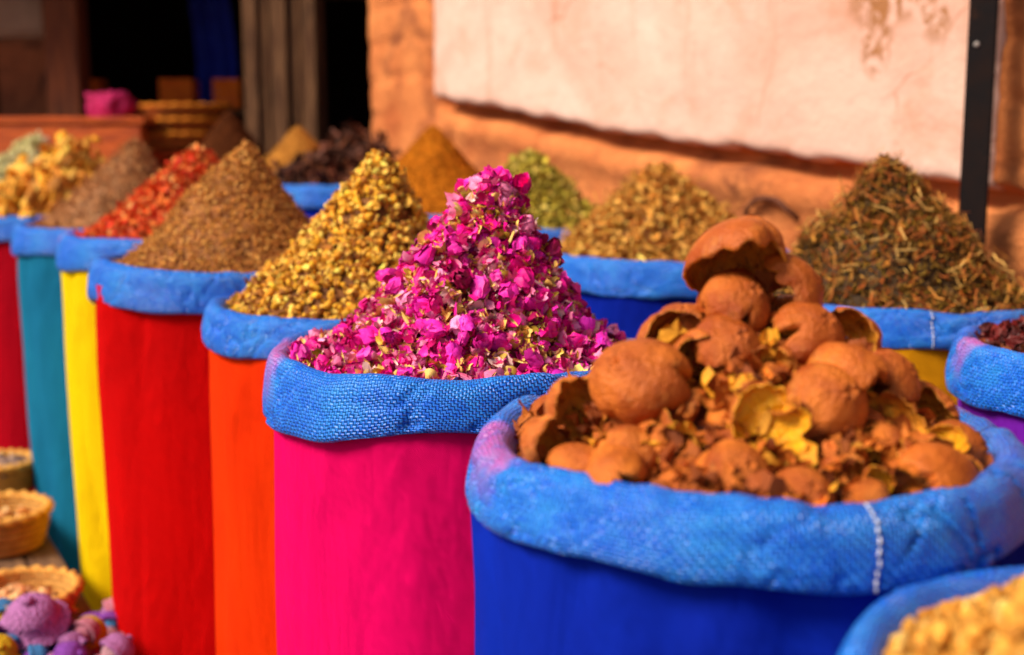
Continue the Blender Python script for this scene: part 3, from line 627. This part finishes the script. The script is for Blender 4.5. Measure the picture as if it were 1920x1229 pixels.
DL=[('small lilac knitted doll with yellow hat',0,1),('small yellow knitted doll',1,1),('small lilac knitted doll with violet hat',0,4),('small rose knitted doll with lilac hat',6,0),('small navy knitted doll with blue hat',5,2),('small pink knitted doll with lilac hat',3,0),('small blue knitted doll with yellow hat',2,1),('small yellow knitted doll with blue hat',1,2),('small lilac knitted doll with blue hat',0,2),('small violet knitted doll with pink hat',4,3),('small rose knitted doll with violet hat',6,4),('small lilac knitted doll with pink hat',0,3),('small blue knitted doll with lilac hat',2,0)]
for (lb,a,b_),(x,y,z,s,r) in zip(DL,[(-1.02,2.88,.27,.075,(1.2,.2,.5)),(-1.15,2.72,.27,.07,(.9,.2,.3)),(-1.04,2.68,.27,.07,(1.1,-.3,1.4)),(-.97,2.78,.27,.07,(1.2,.5,4)),(-1.2,2.88,.25,.065,(.7,.5,3)),(-.93,2.64,.26,.075,(1.,.3,2.2)),(-1.07,2.60,.27,.065,(1.3,.1,5)),(-1.12,2.64,.29,.065,(1.5,.1,2)),(-.98,2.60,.28,.07,(1.4,.1,.8)),(-1.04,2.95,.25,.07,(1.1,.3,1.8)),(-.95,2.86,.25,.065,(1.3,.3,3.3)),(-1.0,2.72,.30,.06,(1.3,.6,2.6)),(-1.10,2.70,.31,.055,(1.2,-.4,4.6))]):
    doll(x,y,z,s,a,b_,r,lb)
me=boxes([(0,-.12+.085*i,.20,.62,.08,.025) for i in range(4)]+[(-.25,0,.095,.04,.3,.185),(.25,0,.095,.04,.3,.185)],.004); me.materials.append(BW)
mkobj('low_stool',me,loc=(-1.02,2.70,.03),rot=(0,0,2.07),label='low plank stool under knitted dolls',category='stool')

YB_=basketmat('yellow_straw',(.64,.20,.008),(.40,.09,.005)); YBB=noise_mat('yellow_straw_braid',(.70,.23,.010),(.42,.11,.006),60)
for k,zz in enumerate((1.36,1.44,1.52)):
    basket(-1.93+.01*k,7.55,zz-.02,.29-.01*k,.075,'wide yellow straw tray stacked in shopfront',mt=YB_,braid=YBB,seed=6+k)
me=boxes([(0,0,.66,.6,.5,.04),(-.26,0,.33,.06,.46,.64),(.26,0,.33,.06,.46,.64),(0,0,1.31,.5,.4,.03),(-.2,0,.98,.05,.36,.62),(.2,0,.98,.05,.36,.62)],.006); me.materials.append(OW)
mkobj('wooden_stand',me,loc=(-1.92,7.55,0),label='orange wooden stand under stacked straw trays',category='stand')
V,F=ico(4); nb_=Noise(55,4); V=V*(1+.30*nb_(V*3))[:,None]*np.array([.24,.20,.20]); V[:,2]=np.maximum(V[:,2],-.05)
mkobj('cloth_bundle',mkmesh('cloth_bundle',V,[F],[noise_mat('magenta_cloth',(.50,.010,.12),(.30,.008,.06),20)]),loc=(-2.27,7.35,1.567),label='crumpled magenta cloth bundle on the counter',category='bundle')
CRm=noise_mat('orange_crate_paint',(.98,.22,.015),(.85,.15,.012),12)
sh=mkobj('shop_shelf',None,loc=(-2.4,8.4,0),label='dark wooden shelf inside the shop',category='shelf')
me=boxes([(0,0,1.56,1.7,.35,.03),(0,0,.9,1.7,.35,.03)],.004); me.materials.append(WD); mkobj('shelf_board',me,sh)
for sx in (-.83,.83): me=boxes([(sx,0,.78,.04,.33,1.54)],.004); me.materials.append(WD); mkobj('shelf_side',me,sh)
def crate(x,y,z,w,label):
    me=boxes([(0,-.10,.03+.045*i,w,.012,.038) for i in range(4)]+[(0,.10,.03+.045*i,w,.012,.038) for i in range(4)]+[(-w/2,0,.03+.045*i,.012,.2,.038) for i in range(4)]+[(w/2,0,.03+.045*i,.012,.2,.038) for i in range(4)]+[(0,0,.008,w,.2,.012)],.002); me.materials.append(CRm)
    mkobj('slatted_crate',me,loc=(x,y,z),label=label,category='crate',group='orange crates on the shop shelf')
crate(-2.12,8.30,1.58,.20,'orange slatted crate on shop shelf'); crate(-1.80,8.30,1.58,.16,'orange slatted crate on shop shelf'); crate(-2.75,8.35,1.58,.24,'orange slatted crate on shop shelf')
n=60;k=30; a=np.linspace(0,1,n); q=np.linspace(0,1,k); A,Q=np.meshgrid(a,q,indexing='ij')
V=np.stack([-.14+.28*A+.02*np.sin(Q*5),.03*np.sin(A*16+Q*2)*(1-.5*Q),-.85+.85*Q],-1).reshape(-1,3)
mkobj('hanging_robe',mkmesh('hanging_robe',V,[grid_faces(n,k)],[noise_mat('blue_cloth',(.03,.06,.60),(.02,.03,.40),6)]),loc=(-2.00,8.75,2.45),label='blue fabric hanging inside the shop',category='fabric')

# ---------------------------------------------------------------- light, camera
w=D.worlds.new('World'); scene.world=w; w.use_nodes=True; nt=w.node_tree
AZ,EL=math.radians(242),math.radians(43)
sky=nt.nodes.new('ShaderNodeTexSky'); sky.sky_type='NISHITA'; sky.sun_disc=False; sky.sun_elevation=EL; sky.sun_rotation=AZ; sky.dust_density=4; sky.air_density=.8
bg=nt.nodes['Background']; bg.inputs[1].default_value=.095; nt.links.new(sky.outputs[0],bg.inputs[0])
sd=Vector((math.sin(AZ)*math.cos(EL),math.cos(AZ)*math.cos(EL),math.sin(EL)))
L=D.lights.new('Sun','SUN'); L.energy=5.0; L.angle=math.radians(20); L.color=(1,.87,.70)
lo=D.objects.new('Sun',L); col.objects.link(lo); lo.rotation_mode='QUATERNION'; lo.rotation_quaternion=(-sd).to_track_quat('-Z','Y')
cam=D.cameras.new('Camera'); cam.lens=45; cam.sensor_width=36; cam.clip_end=600; cam.clip_start=.05
cam.dof.use_dof=True; cam.dof.focus_distance=1.74; cam.dof.aperture_fstop=2.6
co=D.objects.new('Camera',cam); col.objects.link(co); co.location=(0,0,1.45); co.rotation_euler=(math.radians(90-8.8),0,0); scene.camera=co
scene.view_settings.view_transform='Standard'; scene.view_settings.look='None'; scene.view_settings.exposure=0
